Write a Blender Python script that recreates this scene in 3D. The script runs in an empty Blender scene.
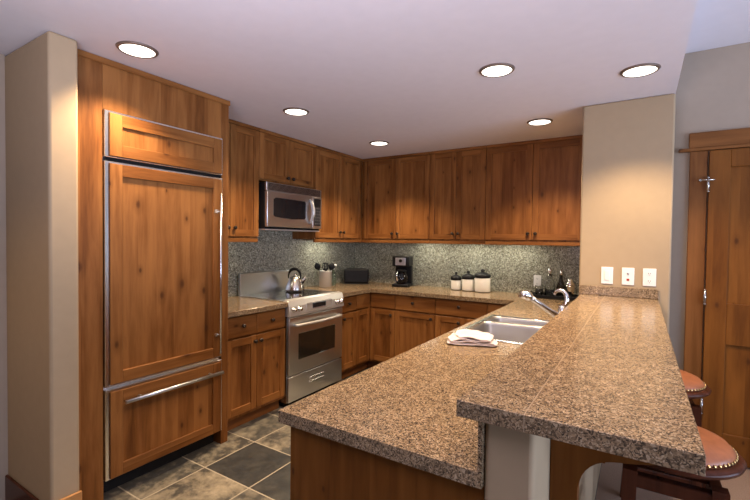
import bpy, bmesh, math, random
from mathutils import Vector, Matrix
random.seed(7)
PI = math.pi
SC = bpy.context.scene
COL = SC.collection

# ------------------------------------------------------------------ camera, world, big lights, exposure
cam_d = bpy.data.cameras.new('camera')
cam = bpy.data.objects.new('camera', cam_d)
COL.objects.link(cam)
SC.camera = cam
cam_d.sensor_width = 36.0
cam_d.lens = 421.54 / 750 * 36.0
cam_d.clip_start = 0.02
_yaw, _pitch, _roll = 0.5626, -0.0234, 0.0122
_f = Vector((-math.sin(_yaw) * math.cos(_pitch), math.cos(_yaw) * math.cos(_pitch), math.sin(_pitch)))
_r = _f.cross(Vector((0, 0, 1))).normalized()
_u = _r.cross(_f)
_r2 = _r * math.cos(_roll) + _u * math.sin(_roll)
_u2 = -_r * math.sin(_roll) + _u * math.cos(_roll)
_m = Matrix((_r2, _u2, -_f)).transposed().to_4x4()
_m.translation = Vector((0, 0, 1.4493))
cam.matrix_world = _m

world = bpy.data.worlds.new('world')
SC.world = world
world.use_nodes = True
_bg = world.node_tree.nodes['Background']
_bg.inputs['Color'].default_value = (0.80, 0.78, 0.92, 1)
_bg.inputs['Strength'].default_value = 0.2


def area_light(name, loc, target, sx, sy, power, color, spread=180):
    d = bpy.data.lights.new(name, 'AREA')
    d.shape = 'RECTANGLE'
    d.size, d.size_y = sx, sy
    d.energy = power
    d.color = color
    d.spread = math.radians(spread)
    o = bpy.data.objects.new(name, d)
    COL.objects.link(o)
    o.location = loc
    o.rotation_euler = (Vector(target) - Vector(loc)).to_track_quat('-Z', 'Y').to_euler()
    return o


# daylight through the living-room windows, to the right of and behind the camera
area_light('window_daylight', (3.4, 0.9, 1.1), (0.6, 1.3, 2.7), 4.0, 1.6, 165, (0.62, 0.74, 1.0), 130)
# unseen fill aimed upwards, added to brighten the kitchen ceiling
area_light('ceiling_fill', (-0.5, -0.30, 1.62), (-0.70, 0.35, 2.41), 0.9, 0.7, 48, (0.92, 0.84, 1.0), 140)
# unseen warm fill left of the camera, added to warm the return wall
_hd = bpy.data.lights.new('return_wall_fill', 'SPOT')
_hd.energy, _hd.color, _hd.spot_size, _hd.spot_blend, _hd.shadow_soft_size = 60, (1.0, 0.66, 0.36), math.radians(120), 0.6, 0.08
_ho = bpy.data.objects.new('return_wall_fill', _hd)
COL.objects.link(_ho)
_ho.location = (-2.35, -0.25, 2.39)
CAN_POWER = 155
CAN_COLOR = (1.0, 0.73, 0.45)
UNDER_POWER = 2.5
UNDER_COLOR = (1.0, 0.96, 0.80)

SC.view_settings.view_transform = 'Standard'
SC.view_settings.look = 'None'
SC.view_settings.gamma = 1.0
SC.view_settings.use_curve_mapping = False
SC.view_settings.exposure = -0.4
SC.cycles.use_denoising = True
SC.cycles.max_bounces = 8
SC.cycles.sample_clamp_indirect = 6.0
SC.cycles.caustics_reflective = False
SC.cycles.caustics_refractive = False


# ------------------------------------------------------------------ materials
class NT:
    def __init__(self, name):
        self.m = bpy.data.materials.new(name)
        self.m.use_nodes = True
        self.t = self.m.node_tree
        self.b = self.t.nodes['Principled BSDF']

    def n(self, typ, props=None, **ins):
        nd = self.t.nodes.new(typ)
        for k, v in (props or {}).items():
            setattr(nd, k, v)
        for k, v in ins.items():
            key = int(k[1:]) if k[0] == '_' and k[1:].isdigit() else k.replace('_', ' ')
            self.set(nd.inputs[key], v)
        return nd

    def set(self, sock, v):
        if isinstance(v, bpy.types.NodeSocket):
            self.t.links.new(v, sock)
        elif isinstance(v, (tuple, list)) and len(v) == 3 and sock.type == 'RGBA':
            sock.default_value = (*v, 1)
        else:
            sock.default_value = v

    def math(self, op, a, b=0.0, c=0.0):
        return self.n('ShaderNodeMath', {'operation': op}, _0=a, _1=b, _2=c).outputs[0]

    def mix(self, f, a, b, blend='MIX'):
        nd = self.t.nodes.new('ShaderNodeMix')
        nd.data_type = 'RGBA'
        nd.blend_type = blend
        self.set(nd.inputs[0], f)
        self.set(nd.inputs[6], a)
        self.set(nd.inputs[7], b)
        return nd.outputs[2]

    def ramp(self, f, stops, interp='LINEAR'):
        nd = self.t.nodes.new('ShaderNodeValToRGB')
        cr = nd.color_ramp
        cr.interpolation = interp
        while len(cr.elements) < len(stops):
            cr.elements.new(0.5)
        for e, (p, c) in zip(cr.elements, stops):
            e.position = p
            e.color = (*c, 1) if len(c) == 3 else c
        self.set(nd.inputs[0], f)
        return nd.outputs[0]

    def obj(self):
        return self.n('ShaderNodeTexCoord').outputs['Object']

    def mapping(self, v, scale=(1, 1, 1), loc=(0, 0, 0), rot=(0, 0, 0)):
        return self.n('ShaderNodeMapping', Vector=v, Scale=scale, Location=loc, Rotation=rot).outputs[0]

    def rnd(self):
        return self.n('ShaderNodeObjectInfo').outputs['Random']

    def noise(self, v, scale, detail=3.0, rough=0.5, dist=0.0):
        return self.n('ShaderNodeTexNoise', Vector=v, Scale=scale, Detail=detail, Roughness=rough, Distortion=dist).outputs[0]

    def bump(self, h, strength=0.2, dist=0.002):
        self.set(self.b.inputs['Normal'], self.n('ShaderNodeBump', Height=h, Strength=strength, Distance=dist).outputs[0])

    def out(self, color, rough=0.5, metal=0.0, **kw):
        self.set(self.b.inputs['Base Color'], color)
        self.set(self.b.inputs['Roughness'], rough)
        self.set(self.b.inputs['Metallic'], metal)
        for k, v in kw.items():
            self.set(self.b.inputs[k.replace('_', ' ')], v)
        return self.m


def plain(name, color, rough=0.5, metal=0.0, var=0.06, scale=8.0, **kw):
    t = NT(name)
    nz = t.noise(t.obj(), scale, 3)
    lo = tuple(c * (1 - var) for c in color)
    hi = tuple(min(1, c * (1 + var)) for c in color)
    return t.out(t.ramp(nz, [(0.3, lo), (0.7, hi)]), rough, metal, **kw)


def wood(name, axis='z', light=(0.268, 0.112, 0.032), mid=(0.172, 0.064, 0.016), dark=(0.082, 0.027, 0.006), board=0.11, knots=True, rough=0.42, across='x', spec=0.17):
    """Stained knotty alder: boards glued side by side, long grain along one axis, scattered knots."""
    t = NT(name)
    co = t.obj()
    r = t.rnd()
    off = t.n('ShaderNodeCombineXYZ', X=t.math('MULTIPLY', r, 37.0), Y=t.math('MULTIPLY', r, 11.0), Z=t.math('MULTIPLY', r, 53.0)).outputs[0]
    v0 = t.n('ShaderNodeVectorMath', {'operation': 'ADD'}, _0=co, _1=off).outputs[0]
    sep = t.n('ShaderNodeSeparateXYZ', Vector=v0)
    ac = sep.outputs['XYZ'.index(across.upper())]
    cell = t.math('FLOOR', t.math('DIVIDE', ac, board))
    wn = t.n('ShaderNodeTexWhiteNoise', {'noise_dimensions': '1D'}, W=cell).outputs['Value']
    sh = t.n('ShaderNodeCombineXYZ', X=t.math('MULTIPLY', wn, 9.0), Y=t.math('MULTIPLY', wn, 5.0), Z=t.math('MULTIPLY', wn, 7.0)).outputs[0]
    v = t.n('ShaderNodeVectorMath', {'operation': 'ADD'}, _0=v0, _1=sh).outputs[0]
    S = {'x': (0.09, 1, 1), 'y': (1, 0.09, 1), 'z': (1, 1, 0.09)}[axis]
    K = {'x': (0.45, 1, 1), 'y': (1, 0.45, 1), 'z': (1, 1, 0.45)}[axis]
    vs = t.mapping(v, S)
    n1 = t.noise(vs, 16.0, 4, 0.55, 0.6)
    n2 = t.noise(vs, 110.0, 3, 0.6)
    n3 = t.noise(t.mapping(v, K), 5.0, 2)
    f = t.math('ADD', t.math('MULTIPLY', n1, 0.80), t.math('MULTIPLY', n2, 0.18))
    f = t.math('ADD', f, t.math('MULTIPLY', t.math('SUBTRACT', n3, 0.32), 0.42))
    f = t.math('ADD', f, t.math('MULTIPLY', t.math('SUBTRACT', wn, 0.5), 0.15))
    c = t.ramp(f, [(0.26, dark), (0.46, mid), (0.68, light), (0.90, tuple(min(1, q * 1.18) for q in light))])
    if knots:
        al = t.math('MULTIPLY', sep.outputs['XYZ'.index(axis.upper())], 0.55)
        flat = t.n('ShaderNodeCombineXYZ', X=ac, Y=al, Z=0.0).outputs[0]
        vk = t.n('ShaderNodeTexVoronoi', {'feature': 'F1', 'voronoi_dimensions': '2D'}, Vector=flat, Scale=7.0, Randomness=1.0)
        d = t.math('ADD', t.math('DIVIDE', vk.outputs['Distance'], t.math('ADD', t.math('MULTIPLY', t.n('ShaderNodeSeparateColor', Color=vk.outputs['Color']).outputs[1], 0.9), 0.35)), t.math('MULTIPLY', t.math('SUBTRACT', n1, 0.5), 0.10))
        pick = t.math('GREATER_THAN', t.n('ShaderNodeSeparateColor', Color=vk.outputs['Color'])  .outputs[0], 0.60)
        kn = t.math('MULTIPLY', pick, t.n('ShaderNodeMapRange', Value=d, _1=0.030, _2=0.105, _3=1.0, _4=0.0).outputs[0])
        c = t.mix(t.math('MULTIPLY', kn, 0.85), c, (0.055, 0.020, 0.008))
        halo = t.math('MULTIPLY', pick, t.n('ShaderNodeMapRange', Value=d, _1=0.06, _2=0.26, _3=0.40, _4=0.0).outputs[0])
        c = t.mix(halo, c, dark)
    t.bump(n2, 0.08, 0.001)
    return t.out(c, rough, 0.0, Specular_IOR_Level=spec)


def granite(name, tones, scale=190.0, rough=0.20, seams=None, tile=None, seam_col=(0.40, 0.30, 0.20), spec=0.36):
    """Speckled stone: cells of several tones; optional tile joints at an origin and pitch in object coordinates."""
    t = NT(name)
    co = t.obj()
    w = t.n('ShaderNodeVectorMath', {'operation': 'ADD'}, _0=co, _1=t.n('ShaderNodeTexNoise', Vector=co, Scale=60.0, Detail=2.0).outputs['Color']).outputs[0]
    w = t.mix(0.02, co, t.n('ShaderNodeTexNoise', Vector=co, Scale=70.0, Detail=2.0).outputs['Color'], 'ADD')
    v1 = t.n('ShaderNodeTexVoronoi', {'feature': 'F1'}, Vector=w, Scale=scale)
    s1 = t.n('ShaderNodeSeparateColor', Color=v1.outputs['Color']).outputs[0]
    n = len(tones)
    c = t.ramp(s1, [(i / n, q) for i, q in enumerate(tones)], 'CONSTANT')
    big = t.noise(co, 26.0, 4, 0.65)
    c = t.mix(0.55, c, t.ramp(big, [(0.35, (0.55, 0.55, 0.55)), (0.65, (1.25, 1.25, 1.25))]), 'MULTIPLY')
    fine = t.noise(co, scale * 2.2, 2)
    c = t.mix(0.5, c, t.ramp(fine, [(0.3, (0.6, 0.6, 0.6)), (0.7, (1.25, 1.25, 1.25))]), 'MULTIPLY')
    if tile:
        (ox, oy, oz), (px, py, pz) = tile
        sep = t.n('ShaderNodeSeparateXYZ', Vector=co)
        mask = None
        cells = []
        for i, (o_, p_) in enumerate(((ox, px), (oy, py), (oz, pz))):
            if not p_:
                continue
            q = t.math('DIVIDE', t.math('SUBTRACT', sep.outputs[i], o_), p_)
            cells.append(t.math('FLOOR', q))
            fr = t.math('SUBTRACT', q, t.math('ROUND', q))
            d = t.math('MULTIPLY', t.math('ABSOLUTE', fr), p_)
            wgt = (seams or (1, 1, 1))[i]
            mk = t.math('MULTIPLY', t.math('LESS_THAN', d, 0.0014), wgt)
            mask = mk if mask is None else t.math('MAXIMUM', mask, mk)
        tone = t.n('ShaderNodeTexWhiteNoise', {'noise_dimensions': '2D'}, Vector=t.n('ShaderNodeCombineXYZ', X=cells[0], Y=cells[1] if len(cells) > 1 else 0.0).outputs[0]).outputs['Value']
        c = t.mix(1.0, c, t.ramp(tone, [(0.0, (0.88, 0.88, 0.88)), (1.0, (1.08, 1.08, 1.08))]), 'MULTIPLY')
        c = t.mix(mask, c, seam_col)
    return t.out(c, rough, 0.0, Specular_IOR_Level=spec)


def steel(name, color=(0.66, 0.69, 0.73), rough=0.30, axis='x'):
    t = NT(name)
    S = {'x': (0.02, 1, 1), 'y': (1, 0.02, 1), 'z': (1, 1, 0.02)}[axis]
    nz = t.noise(t.mapping(t.obj(), S), 400.0, 2)
    r = t.n('ShaderNodeMapRange', Value=nz, _3=rough - 0.02, _4=rough + 0.03).outputs[0]
    c = t.ramp(nz, [(0.3, tuple(q * 0.97 for q in color)), (0.7, color)])
    return t.out(c, r, 1.0)


M = {}
M['wood_v'] = wood('alder_vertical', 'z', across='x')
M['wood_h'] = wood('alder_horizontal', 'x', across='z', board=0.4, knots=True)
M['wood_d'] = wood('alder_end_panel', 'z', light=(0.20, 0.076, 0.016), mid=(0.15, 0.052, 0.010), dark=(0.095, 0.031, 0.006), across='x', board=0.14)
M['wood_wy'] = wood('alder_vertical_broad', 'z', across='y')
M['wood_hy'] = wood('alder_trim', 'y', across='z', board=0.5, knots=False)
M['wood_door'] = wood('interior_door_alder', 'z', light=(0.215, 0.078, 0.014), mid=(0.155, 0.053, 0.009), dark=(0.09, 0.029, 0.005), across='x')
M['wood_case'] = wood('door_casing_upright', 'z', light=(0.23, 0.092, 0.026), mid=(0.165, 0.062, 0.016), dark=(0.09, 0.03, 0.007), across='x', board=0.5)
M['wood_caseh'] = wood('door_casing_level', 'x', light=(0.23, 0.092, 0.026), mid=(0.165, 0.062, 0.016), dark=(0.09, 0.03, 0.007), across='z', board=0.5)
M['wood_toe'] = wood('alder_toe_kick', 'x', light=(0.22, 0.09, 0.03), mid=(0.16, 0.06, 0.02), dark=(0.09, 0.03, 0.01), across='z', knots=False)
M['base_wood'] = wood('baseboard_oak', 'y', light=(0.44, 0.22, 0.08), mid=(0.33, 0.15, 0.05), dark=(0.2, 0.085, 0.028), across='z', knots=False, board=0.6)
M['stool_wood'] = wood('stool_mahogany', 'z', light=(0.085, 0.026, 0.013), mid=(0.055, 0.017, 0.009), dark=(0.03, 0.010, 0.006), across='x', knots=False, rough=0.25)
M['wall'] = plain('beige_wall_paint', (0.39, 0.29, 0.178), 0.85, var=0.02, scale=20)
M["wall_light"] = plain("pale_wall_paint", (0.37, 0.295, 0.225), 0.85, var=0.02, scale=20)
M['ceiling'] = plain('white_ceiling_paint', (0.74, 0.715, 0.75), 0.9, var=0.015, scale=14)
TAN = [(0.040, 0.028, 0.018), (0.335, 0.228, 0.128), (0.135, 0.090, 0.052), (0.42, 0.305, 0.188), (0.075, 0.051, 0.031), (0.345, 0.235, 0.132), (0.21, 0.142, 0.082), (0.49, 0.375, 0.245), (0.16, 0.107, 0.061), (0.28, 0.19, 0.108)]
M['granite_bar'] = granite('granite_bar', TAN, 310, seams=(0.75, 0.10, 0), tile=((-0.08, -0.007, 0), (0.305, 0.61, 0)))
M['granite_counter'] = granite('granite_counter', TAN, 310, seams=(0.55, 0.12, 0), tile=((-0.65, 0.944, 0), (0.305, 0.61, 0)))
M['granite_splash'] = granite('granite_backsplash', [(0.07, 0.066, 0.048), (0.38, 0.365, 0.27), (0.19, 0.18, 0.13), (0.52, 0.51, 0.40), (0.13, 0.12, 0.09), (0.30, 0.285, 0.21), (0.64, 0.64, 0.54)], 200, rough=0.2, tile=((0, 0, 1.30), (0, 0, 0.42)), seams=(0, 0, 0.35), seam_col=(0.40, 0.39, 0.32))
M['steel'] = steel('brushed_steel', axis='x')
M['steel_x'] = steel('brushed_steel_cross', axis='x')
M['steel_v'] = steel('satin_steel_upright', (0.76, 0.76, 0.76), 0.24, axis='z')
M['sink_steel'] = steel('satin_sink_steel', (0.50, 0.485, 0.465), 0.36, axis='y')
M['chrome'] = plain('polished_chrome', (0.78, 0.78, 0.79), 0.08, 1.0, 0.01)
M['nickel'] = plain('brushed_nickel', (0.60, 0.57, 0.53), 0.24, 1.0, 0.03)
M['bronze'] = plain('dark_bronze', (0.055, 0.042, 0.034), 0.35, 0.8, 0.15, 40)
M['black'] = plain('black_plastic', (0.010, 0.010, 0.011), 0.38, 0, 0.1, Specular_IOR_Level=0.15)
M['black_matte'] = plain('black_recess', (0.008, 0.008, 0.008), 0.8, 0, 0.1)
M['black_glass'] = plain('black_ceramic_glass', (0.010, 0.010, 0.012), 0.04, 0, 0.05)
M['oven_glass'] = plain('dark_oven_glass', (0.018, 0.014, 0.010), 0.07, 0, 0.05)
M['display'] = plain('display_glass', (0.015, 0.017, 0.02), 0.1, 0, 0.05)
M['silver'] = plain('silver_paint', (0.62, 0.61, 0.59), 0.32, 0.55, 0.02)
M['burner'] = plain('burner_marking', (0.09, 0.09, 0.095), 0.2, 0, 0.05)
M['white_plastic'] = plain('white_plastic', (0.82, 0.80, 0.75), 0.35, 0, 0.01)
M['ceramic'] = plain('cream_ceramic', (0.80, 0.79, 0.74), 0.18, 0, 0.02)
M['red'] = plain('red_socket', (0.35, 0.03, 0.02), 0.4)
M['trim_ring'] = plain('can_light_trim', (0.20, 0.15, 0.12), 0.4, 0.4, 0.03)
M['leather'] = plain('tan_leather', (0.34, 0.118, 0.048), 0.38, 0, 0.14, 30)
M['brass'] = plain('aged_brass', (0.62, 0.42, 0.18), 0.3, 1.0, 0.05)


def towel_mat():
    t = NT('pink_white_terry')
    nz = t.noise(t.obj(), 420.0, 3)
    t.bump(nz, 0.5, 0.002)
    return t.out(t.ramp(nz, [(0.3, (0.62, 0.51, 0.48)), (0.7, (0.76, 0.66, 0.63))]), 0.95, 0, Sheen_Weight=0.3)


M['towel'] = towel_mat()


def carpet_mat():
    t = NT('beige_carpet')
    nz = t.noise(t.obj(), 160.0, 4, 0.7)
    b = t.noise(t.obj(), 3.0, 2)
    c = t.ramp(nz, [(0.3, (0.23, 0.15, 0.105)), (0.7, (0.44, 0.31, 0.225))])
    c = t.mix(0.3, c, t.ramp(b, [(0.3, (0.85, 0.85, 0.85)), (0.7, (1.1, 1.1, 1.1))]), 'MULTIPLY')
    t.bump(nz, 0.6, 0.006)
    return t.out(c, 0.98)


M['carpet'] = carpet_mat()


def slate_mat():
    """Square slate tiles, 0.405 m, each with its own tone and mottling, pale grout."""
    t = NT('slate_tiles')
    co = t.obj()
    sep = t.n('ShaderNodeSeparateXYZ', Vector=co)
    P = 0.405
    qx = t.math('DIVIDE', t.math('SUBTRACT', sep.outputs[0], -2.30), P)
    qy = t.math('DIVIDE', t.math('SUBTRACT', sep.outputs[1], 1.662), P)
    fx, fy = t.math('FLOOR', qx), t.math('FLOOR', qy)
    cell = t.n('ShaderNodeCombineXYZ', X=fx, Y=fy, Z=3.0).outputs[0]
    hs = t.math('ADD', t.math('ADD', t.math('MULTIPLY', fx, 0.24215173), t.math('MULTIPLY', fy, 3.36611414)), 3.99699642)
    tone = t.math('FRACT', t.math('MULTIPLY', t.math('SINE', hs), 43.7))
    wn = t.n('ShaderNodeTexWhiteNoise', {'noise_dimensions': '3D'}, Vector=cell)
    v = t.n('ShaderNodeVectorMath', {'operation': 'ADD'}, _0=co, _1=t.n('ShaderNodeVectorMath', {'operation': 'SCALE'}, _0=wn.outputs['Color'], Scale=20.0).outputs[0]).outputs[0]
    n1 = t.noise(v, 6.0, 8, 0.70, 0.15)
    n2 = t.noise(v, 24.0, 5, 0.65, 0.3)
    base = t.ramp(tone, [(0.0, (0.026, 0.029, 0.032)), (0.36, (0.040, 0.043, 0.045)), (0.52, (0.125, 0.118, 0.100)), (0.75, (0.27, 0.225, 0.155)), (1.0, (0.19, 0.165, 0.125))])
    amt = t.n('ShaderNodeMapRange', Value=tone, _1=0.3, _2=0.6, _3=0.08, _4=0.9).outputs[0]
    blot = t.ramp(n1, [(0.44, (0.040, 0.041, 0.042)), (0.54, (0.18, 0.160, 0.122)), (0.66, (0.29, 0.255, 0.19))])
    c = t.mix(amt, base, blot)
    c = t.mix(0.6, c, t.ramp(n2, [(0.3, (0.62, 0.62, 0.62)), (0.7, (1.3, 1.3, 1.3))]), 'MULTIPLY')
    m = None
    for q in (qx, qy):
        d = t.math('MULTIPLY', t.math('ABSOLUTE', t.math('SUBTRACT', q, t.math('ROUND', q))), P)
        k = t.math('LESS_THAN', d, 0.0042)
        m = k if m is None else t.math('MAXIMUM', m, k)
    c = t.mix(m, c, (0.36, 0.32, 0.25))
    h = t.math('SUBTRACT', t.math('ADD', t.math('MULTIPLY', n1, 0.6), t.math('MULTIPLY', n2, 0.3)), t.math('MULTIPLY', m, 0.6))
    t.bump(h, 0.35, 0.004)
    return t.out(c, t.n('ShaderNodeMapRange', Value=n2, _3=0.30, _4=0.55).outputs[0])


M['slate'] = slate_mat()


def emit_mat(name, color, strength):
    t = NT(name)
    t.out(color, 0.5, 0, Emission_Color=color, Emission_Strength=strength)
    return t.m


M['lens'] = emit_mat('lit_lens', (1.0, 0.93, 0.82), 5.0)


def glass_mat(name, color=(1, 1, 1), rough=0.02):
    t = NT(name)
    return t.out(color, rough, 0, Transmission_Weight=1.0, IOR=1.45)


M['glass'] = glass_mat('clear_glass', (0.95, 0.97, 0.96))
M['green_glass'] = glass_mat('pale_green_glass', (0.72, 0.90, 0.80))
M['smoke_glass'] = glass_mat('smoked_carafe_glass', (0.35, 0.35, 0.36))


# ------------------------------------------------------------------ mesh builder
class MB:
    def __init__(self):
        self.bm = bmesh.new()

    def _tag(self, faces, m, smooth=False):
        for f in faces:
            f.material_index = m
            f.smooth = smooth

    def box(self, x0, x1, y0, y1, z0, z1, m=0, bev=0.0, seg=1):
        x0, x1 = sorted((x0, x1)); y0, y1 = sorted((y0, y1)); z0, z1 = sorted((z0, z1))
        vs = [self.bm.verts.new(p) for p in ((x0, y0, z0), (x1, y0, z0), (x1, y1, z0), (x0, y1, z0), (x0, y0, z1), (x1, y0, z1), (x1, y1, z1), (x0, y1, z1))]
        fs = [self.bm.faces.new([vs[i] for i in q]) for q in ((0, 3, 2, 1), (4, 5, 6, 7), (0, 1, 5, 4), (1, 2, 6, 5), (2, 3, 7, 6), (3, 0, 4, 7))]
        self._tag(fs, m)
        if bev:
            es = list({e for f in fs for e in f.edges})
            r = bmesh.ops.bevel(self.bm, geom=es, offset=bev, segments=seg, affect='EDGES', profile=0.5)
            self._tag(r['faces'], m, seg > 1)
        return self

    def prism(self, poly, axis, lo, hi, m=0, bev=0.0, smooth=False):
        def P(a, b, c):
            return {'x': (c, a, b), 'y': (a, c, b), 'z': (a, b, c)}[axis]
        A = [self.bm.verts.new(P(a, b, lo)) for a, b in poly]
        B = [self.bm.verts.new(P(a, b, hi)) for a, b in poly]
        n = len(poly)
        caps = [self.bm.faces.new(A), self.bm.faces.new(B[::-1])]
        sides = [self.bm.faces.new((A[i], A[(i + 1) % n], B[(i + 1) % n], B[i])) for i in range(n)]
        self._tag(caps, m)
        self._tag(sides, m, smooth)
        if bev:
            es = list({e for f in caps for e in f.edges})
            r = bmesh.ops.bevel(self.bm, geom=es, offset=bev, segments=2, affect='EDGES', profile=0.5)
            self._tag(r['faces'], m, True)
        return self

    def lathe(self, prof, c=(0, 0, 0), axis='z', seg=28, m=0, rot=None, loop=False):
        rings = []
        for r, z in prof:
            ring = []
            for i in range(seg):
                a = 2 * PI * i / seg
                p = Vector((r * math.cos(a), r * math.sin(a), z))
                if axis == 'x':
                    p = Vector((p.z, p.x, p.y))
                elif axis == 'y':
                    p = Vector((p.x, p.z, p.y))
                elif axis == '-y':
                    p = Vector((p.x, -p.z, p.y))
                if rot is not None:
                    p = rot @ p
                ring.append(self.bm.verts.new(p + Vector(c)))
            rings.append(ring)
        fs = []
        for a, b in zip(rings, rings[1:] + ([rings[0]] if loop else [])):
            for i in range(seg):
                fs.append(self.bm.faces.new((a[i], a[(i + 1) % seg], b[(i + 1) % seg], b[i])))
        self._tag(fs, m, True)
        if loop:
            return self
        for ring, flip in ((rings[0], True), (rings[-1], False)):
            f = self.bm.faces.new(ring[::-1] if flip else ring)
            self._tag([f], m)
        return self

    def tube(self, pts, r, seg=10, m=0, radii=None, closed=False, flat=1.0):
        pts = [Vector(p) for p in pts]
        n = len(pts)
        tang = []
        for i in range(n):
            if closed:
                d = pts[(i + 1) % n] - pts[i - 1]
            else:
                d = pts[min(i + 1, n - 1)] - pts[max(i - 1, 0)]
            tang.append(d.normalized())
        up = Vector((0, 0, 1)) if abs(tang[0].z) < 0.9 else Vector((1, 0, 0))
        nrm = (up - tang[0] * up.dot(tang[0])).normalized()
        rings = []
        for i in range(n):
            nrm = (nrm - tang[i] * nrm.dot(tang[i])).normalized()
            bn = tang[i].cross(nrm)
            rr = radii[i] if radii else r
            rings.append([self.bm.verts.new(pts[i] + nrm * rr * flat * math.cos(2 * PI * k / seg) + bn * rr * math.sin(2 * PI * k / seg)) for k in range(seg)])
        fs = []
        pairs = list(zip(rings, rings[1:])) + ([(rings[-1], rings[0])] if closed else [])
        for a, b in pairs:
            for k in range(seg):
                fs.append(self.bm.faces.new((a[k], a[(k + 1) % seg], b[(k + 1) % seg], b[k])))
        self._tag(fs, m, True)
        if not closed:
            self._tag([self.bm.faces.new(rings[0][::-1]), self.bm.faces.new(rings[-1])], m)
        return self

    def build(self, name, mats, parent=None, loc=None, world=False, label=None):
        """Link as one mesh object. world=True: coordinates are world ones, moved to the parent's origin."""
        bmesh.ops.recalc_face_normals(self.bm, faces=self.bm.faces[:])
        if world:
            o_ = Vector(parent.location) if parent else Vector(loc)
            bmesh.ops.translate(self.bm, verts=self.bm.verts[:], vec=-o_)
        me = bpy.data.meshes.new(name)
        self.bm.to_mesh(me)
        self.bm.free()
        for q in (mats if isinstance(mats, (list, tuple)) else [mats]):
            me.materials.append(q)
        o = bpy.data.objects.new(name, me)
        COL.objects.link(o)
        if parent:
            o.parent = parent
        elif loc:
            o.location = loc
        if label:
            o['label'] = label
        return o


def tag(o, label, cat, group=None):
    o['label'] = label
    o['category'] = cat
    if group:
        o['group'] = group
    return o


def thing(name, label, cat, loc=(0, 0, 0), rotz=0.0, group=None):
    o = bpy.data.objects.new(name, None)
    o.empty_display_size = 0.05
    COL.objects.link(o)
    o.location = loc
    o.rotation_euler = (0, 0, rotz)
    return tag(o, label, cat, group)


def struct(o):
    o['kind'] = 'structure'
    return o


def copy_thing(src, loc, label, rotz=None, group=None):
    c = src.copy()
    COL.objects.link(c)
    c.location = loc
    if rotz is not None:
        c.rotation_euler = (0, 0, rotz)
    c['label'] = label
    if group:
        c['group'] = group
    for ch in list(src.children):
        d = ch.copy()
        COL.objects.link(d)
        d.parent = c
        for g in list(ch.children):
            e = g.copy()
            COL.objects.link(e)
            e.parent = d
    return c


# ------------------------------------------------------------------ dimensions
H = 2.4147                    # kitchen ceiling
XW, YW = -3.160, 4.516        # left wall, back wall (inner faces)
XU, YU = -2.829, 4.186        # fronts of the wall-cabinet doors
XB, YB = -2.520, 3.913        # fronts of the base-cabinet doors
ZC, ZB = 0.9158, 1.0857       # worktop, bar top
CT = 0.038                    # worktop thickness
XPL, XPR, YP = -0.368, 0.167, 3.313
YD = 3.60                     # wall with the passage door
HL = 2.755                    # living-room ceiling

# ------------------------------------------------------------------ setting
struct(MB().box(-3.3, -0.185, -2.4, 4.7, -0.10, 0.0).build('floor', M['slate']))
struct(MB().box(-0.1849, 4.6, -2.4, 3.7, -0.10, 0.0).build('floor_living', M['carpet']))
struct(MB().box(-3.3, XPR, -2.4, 4.7, H, H + 0.62).build('ceiling', M['ceiling']))
struct(MB().box(XPR + 0.001, 4.6, -2.4, 3.7, HL, HL + 0.12).build('ceiling_living', M['ceiling']))
struct(MB().box(XW - 0.12, XW, 0.99, YW + 0.12, 0, H - 0.001).build('wall_left', M['wall']))
struct(MB().box(XW, XPL, YW, YW + 0.12, 0, H - 0.001).build('wall_back', M['wall']))
struct(MB().box(XPL, XPR, YP, YW + 0.12, 0, H - 0.001, bev=0.012, seg=3).build('wall_pier', M['wall']))
struct(MB().box(XPR - 0.03, 4.6, YD, YD + 0.12, 0, HL - 0.001).build('wall_door', M['wall_light']))
# short return wall beside the refrigerator, and the wall running on towards the camera
struct(MB().box(-3.02, -2.360, 0.862, 0.988, 0, H - 0.001, bev=0.014, seg=3).build('wall_return', M['wall']))
struct(MB().box(-3.02, -2.892, -2.4, 0.861, 0, H - 0.001).build('wall_hall', M['wall_light']))
struct(MB().box(-3.3, 4.6, -2.52, -2.4, 0, HL).build('wall_rear', M['wood_d']))
# low wall that carries the bar
struct(MB().box(-0.298, -0.186, 0.957, YP - 0.001, 0, ZB - CT - 0.001, bev=0.012, seg=3).build('wall_bar', M['wall']))

b = MB().box(-2.356, -2.342, 0.850, 0.990, 0, 0.175, bev=0.004).build('baseboard_return', M['base_wood'])
struct(b)
struct(MB().box(-2.891, -2.356, 0.846, 0.861, 0, 0.150, bev=0.004).build('baseboard_hall', M['stool_wood']))
struct(MB().box(XPR + 0.001, 0.262, YD - 0.016, YD - 0.001, 0, 0.13, bev=0.003).build('baseboard_door', M['base_wood']))

# passage door and casing
DX0, DX1, DZ = 0.372, 1.19, 2.070
door = bpy.data.objects.new('door_1', None)
COL.objects.link(door)
door.location = (DX0, YD - 0.012, 0)
struct(door)
d = MB()
sx0, sx1 = 0.0, DX1 - DX0
st = 0.112
for a, c_ in ((sx0, sx0 + st), (sx1 - st, sx1), ((sx0 + sx1) / 2 - 0.05, (sx0 + sx1) / 2 + 0.05)):
    d.box(a, c_, -0.028, 0.005, 0.012, DZ, 0, 0.003)
for z0, z1 in ((0.012, 0.20), (0.79, 1.06), (1.955, DZ)):
    d.box(sx0 + st, sx1 - st, -0.027, 0.005, z0, z1, 0, 0.003)
d.build('door_frame', M['wood_door'], door)
for z0, z1 in ((0.20, 0.79), (1.06, 1.955)):
    for a, c_ in ((sx0 + st, (sx0 + sx1) / 2 - 0.05), ((sx0 + sx1) / 2 + 0.05, sx1 - st)):
        q = MB().box(a, c_, -0.012, 0.003, z0, z1)
        q.build('door_panel', M['wood_door'], door)
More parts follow.
